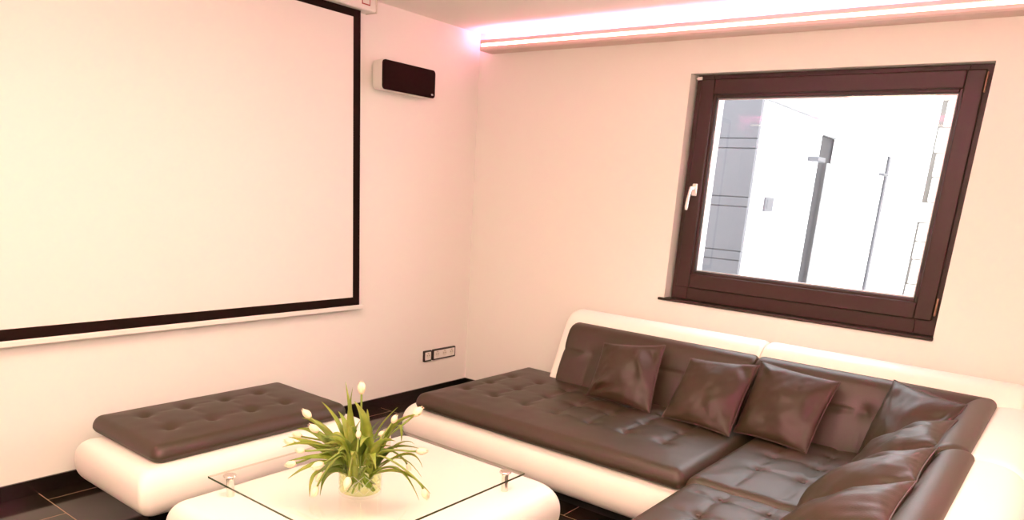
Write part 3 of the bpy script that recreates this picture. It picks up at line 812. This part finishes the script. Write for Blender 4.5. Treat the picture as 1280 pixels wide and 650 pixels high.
bpart('door_edge', (XO-.04, XO-.01, 4.27, 4.31, -.2, 2.20), M['ext_white'], dr, .004)
d2_ = bpart('glass_door', (XO-.2, XO+.01, 6.70, 6.79, -.2, 2.20), M['garage'], bv=.01)
bpart('door_closer', (XO, XO+.10, 3.36, 3.60, 1.925, 1.965), M['garage'], blk, .005)
bpart('door_closer', (XO, XO+.06, 6.30, 6.58, 1.95, 1.98), M['garage'], blk, .005)
kp = empty('entry_keypad', (XO, 2.46, 1.50), 'small square grey keypad on the white wall outside', 'keypad')
K0 = (XO, 2.46, 1.50)
boxo('keypad_body', (XO, XO+.02, 2.36, 2.56, 1.44, 1.56), M['garage'], kp, .004, K0)
boxo('keypad_face', (XO+.02, XO+.023, 2.39, 2.53, 1.46, 1.54), M['garage_line'], kp, .001, K0)
ls = empty('doorbell', (XO, 3.3, 1.0), 'tiny white doorbell low on the white wall outside', 'doorbell')
boxo('doorbell_body', (XO, XO+.02, 3.27, 3.33, .96, 1.04), M['ext_white'], ls, .004, (XO, 3.3, 1.0))
boxo('push_button', (XO+.02, XO+.024, 3.285, 3.315, .985, 1.015), M['ext_metal'], ls, .001, (XO, 3.3, 1.0))
# rough stone wall at the far end, courses of blocks
sw = empty('stone_wall', (1.6, 8.7, -.2), 'pale wall of rough squared stones at the far right outside', 'wall')
bm = bmesh.new(); r2 = random.Random(11); z = -.2; row_ = 0
while z < 4.6:
    h = r2.uniform(.26, .40); x = 1.35+r2.uniform(-.02, .14)
    while x < 5.2:
        w = r2.uniform(.35, .65); d = r2.uniform(0, .04)
        box(bm, x-1.6, x+w-.011-1.6, -d, .3, z+.2, z+h-.011+.2)
        x += w
    z += h; row_ += 1
sb = link('stone_blocks', bm, M['stone'], sw, autosm=30); bevel(sb, .02, 3)
bm = bmesh.new(); box(bm, -.2, 3.55, .022, .28, 0, 4.75); link('mortar', bm, M['joint'], sw, smooth=False)

# ------------------------------------------------------------------ light
w = bpy.data.worlds.new('sky'); scene.world = w; w.use_nodes = True
bg = w.node_tree.nodes['Background']; bg.inputs['Color'].default_value = (.93, .96, 1, 1); bg.inputs['Strength'].default_value = 8.0
def area(name, loc, size, power, c, rot=(0, 0, 0), shape='DISK'):
    L = bpy.data.lights.new(name, 'AREA'); L.shape = shape; L.size = size; L.energy = power; L.color = c
    o = bpy.data.objects.new(name, L); col.objects.link(o); o.location = loc; o.rotation_euler = rot; return o
WARM = (1, .79, .565)
for i, (x, y, p) in enumerate(((2.0, -2.5, 38), (1.5, -3.8, 16), (4.2, -4.1, 44))):
    area('ceiling_fill_light', (x, y, H-.06), .8, p, WARM)  # added warm fill discs under the ceiling, no fixture modelled
for i, (x, y, p) in enumerate(((2.9, -4.4, 52), (4.2, -4.4, 52))):
    L = bpy.data.lights.new('upper_fill_light', 'POINT'); L.energy = p; L.color = WARM; L.shadow_soft_size = .18  # added unseen point fill, brightens the ceiling and upper walls
    o = bpy.data.objects.new('upper_fill_light', L); col.objects.link(o); o.location = (x, y, 1.95)
L = bpy.data.lights.new('shell_fill_spot', 'SPOT'); L.energy = 75; L.color = (1, .84, .66); L.spot_size = math.radians(62); L.spot_blend = .9; L.shadow_soft_size = .08  # added unseen spot that overexposes the right back shell
o = bpy.data.objects.new('shell_fill_spot', L); col.objects.link(o); o.location = (4.05, -1.75, H-.05)
o.rotation_euler = (Vector((3.62, -1.5, .6))-o.location).to_track_quat('-Z', 'Y').to_euler()

# ------------------------------------------------------------------ camera
cam = bpy.data.cameras.new('camera'); co = bpy.data.objects.new('camera', cam); col.objects.link(co)
r_ = Vector((0.78627389, 0.61463389, 0.0632342)); u_ = Vector((-0.22014171, 0.18304302, 0.95814032)); f_ = Vector((-0.57733093, 0.7672812, -0.2792285))
mw = Matrix((r_, u_, -f_)).transposed().to_4x4(); mw.translation = Vector((3.57666152, -4.13050326, 1.48)); co.matrix_world = mw
cam.sensor_width = 36; cam.sensor_fit = 'HORIZONTAL'; cam.lens = 912.7228899*36/1280; cam.shift_y = (503.413-325)/1280
cam.clip_start = .05
scene.camera = co
scene.cycles.transparent_max_bounces = 32
vs = scene.view_settings; vs.view_transform = 'Standard'; vs.look = 'None'; vs.gamma = 1; vs.use_curve_mapping = False; vs.exposure = -0.07
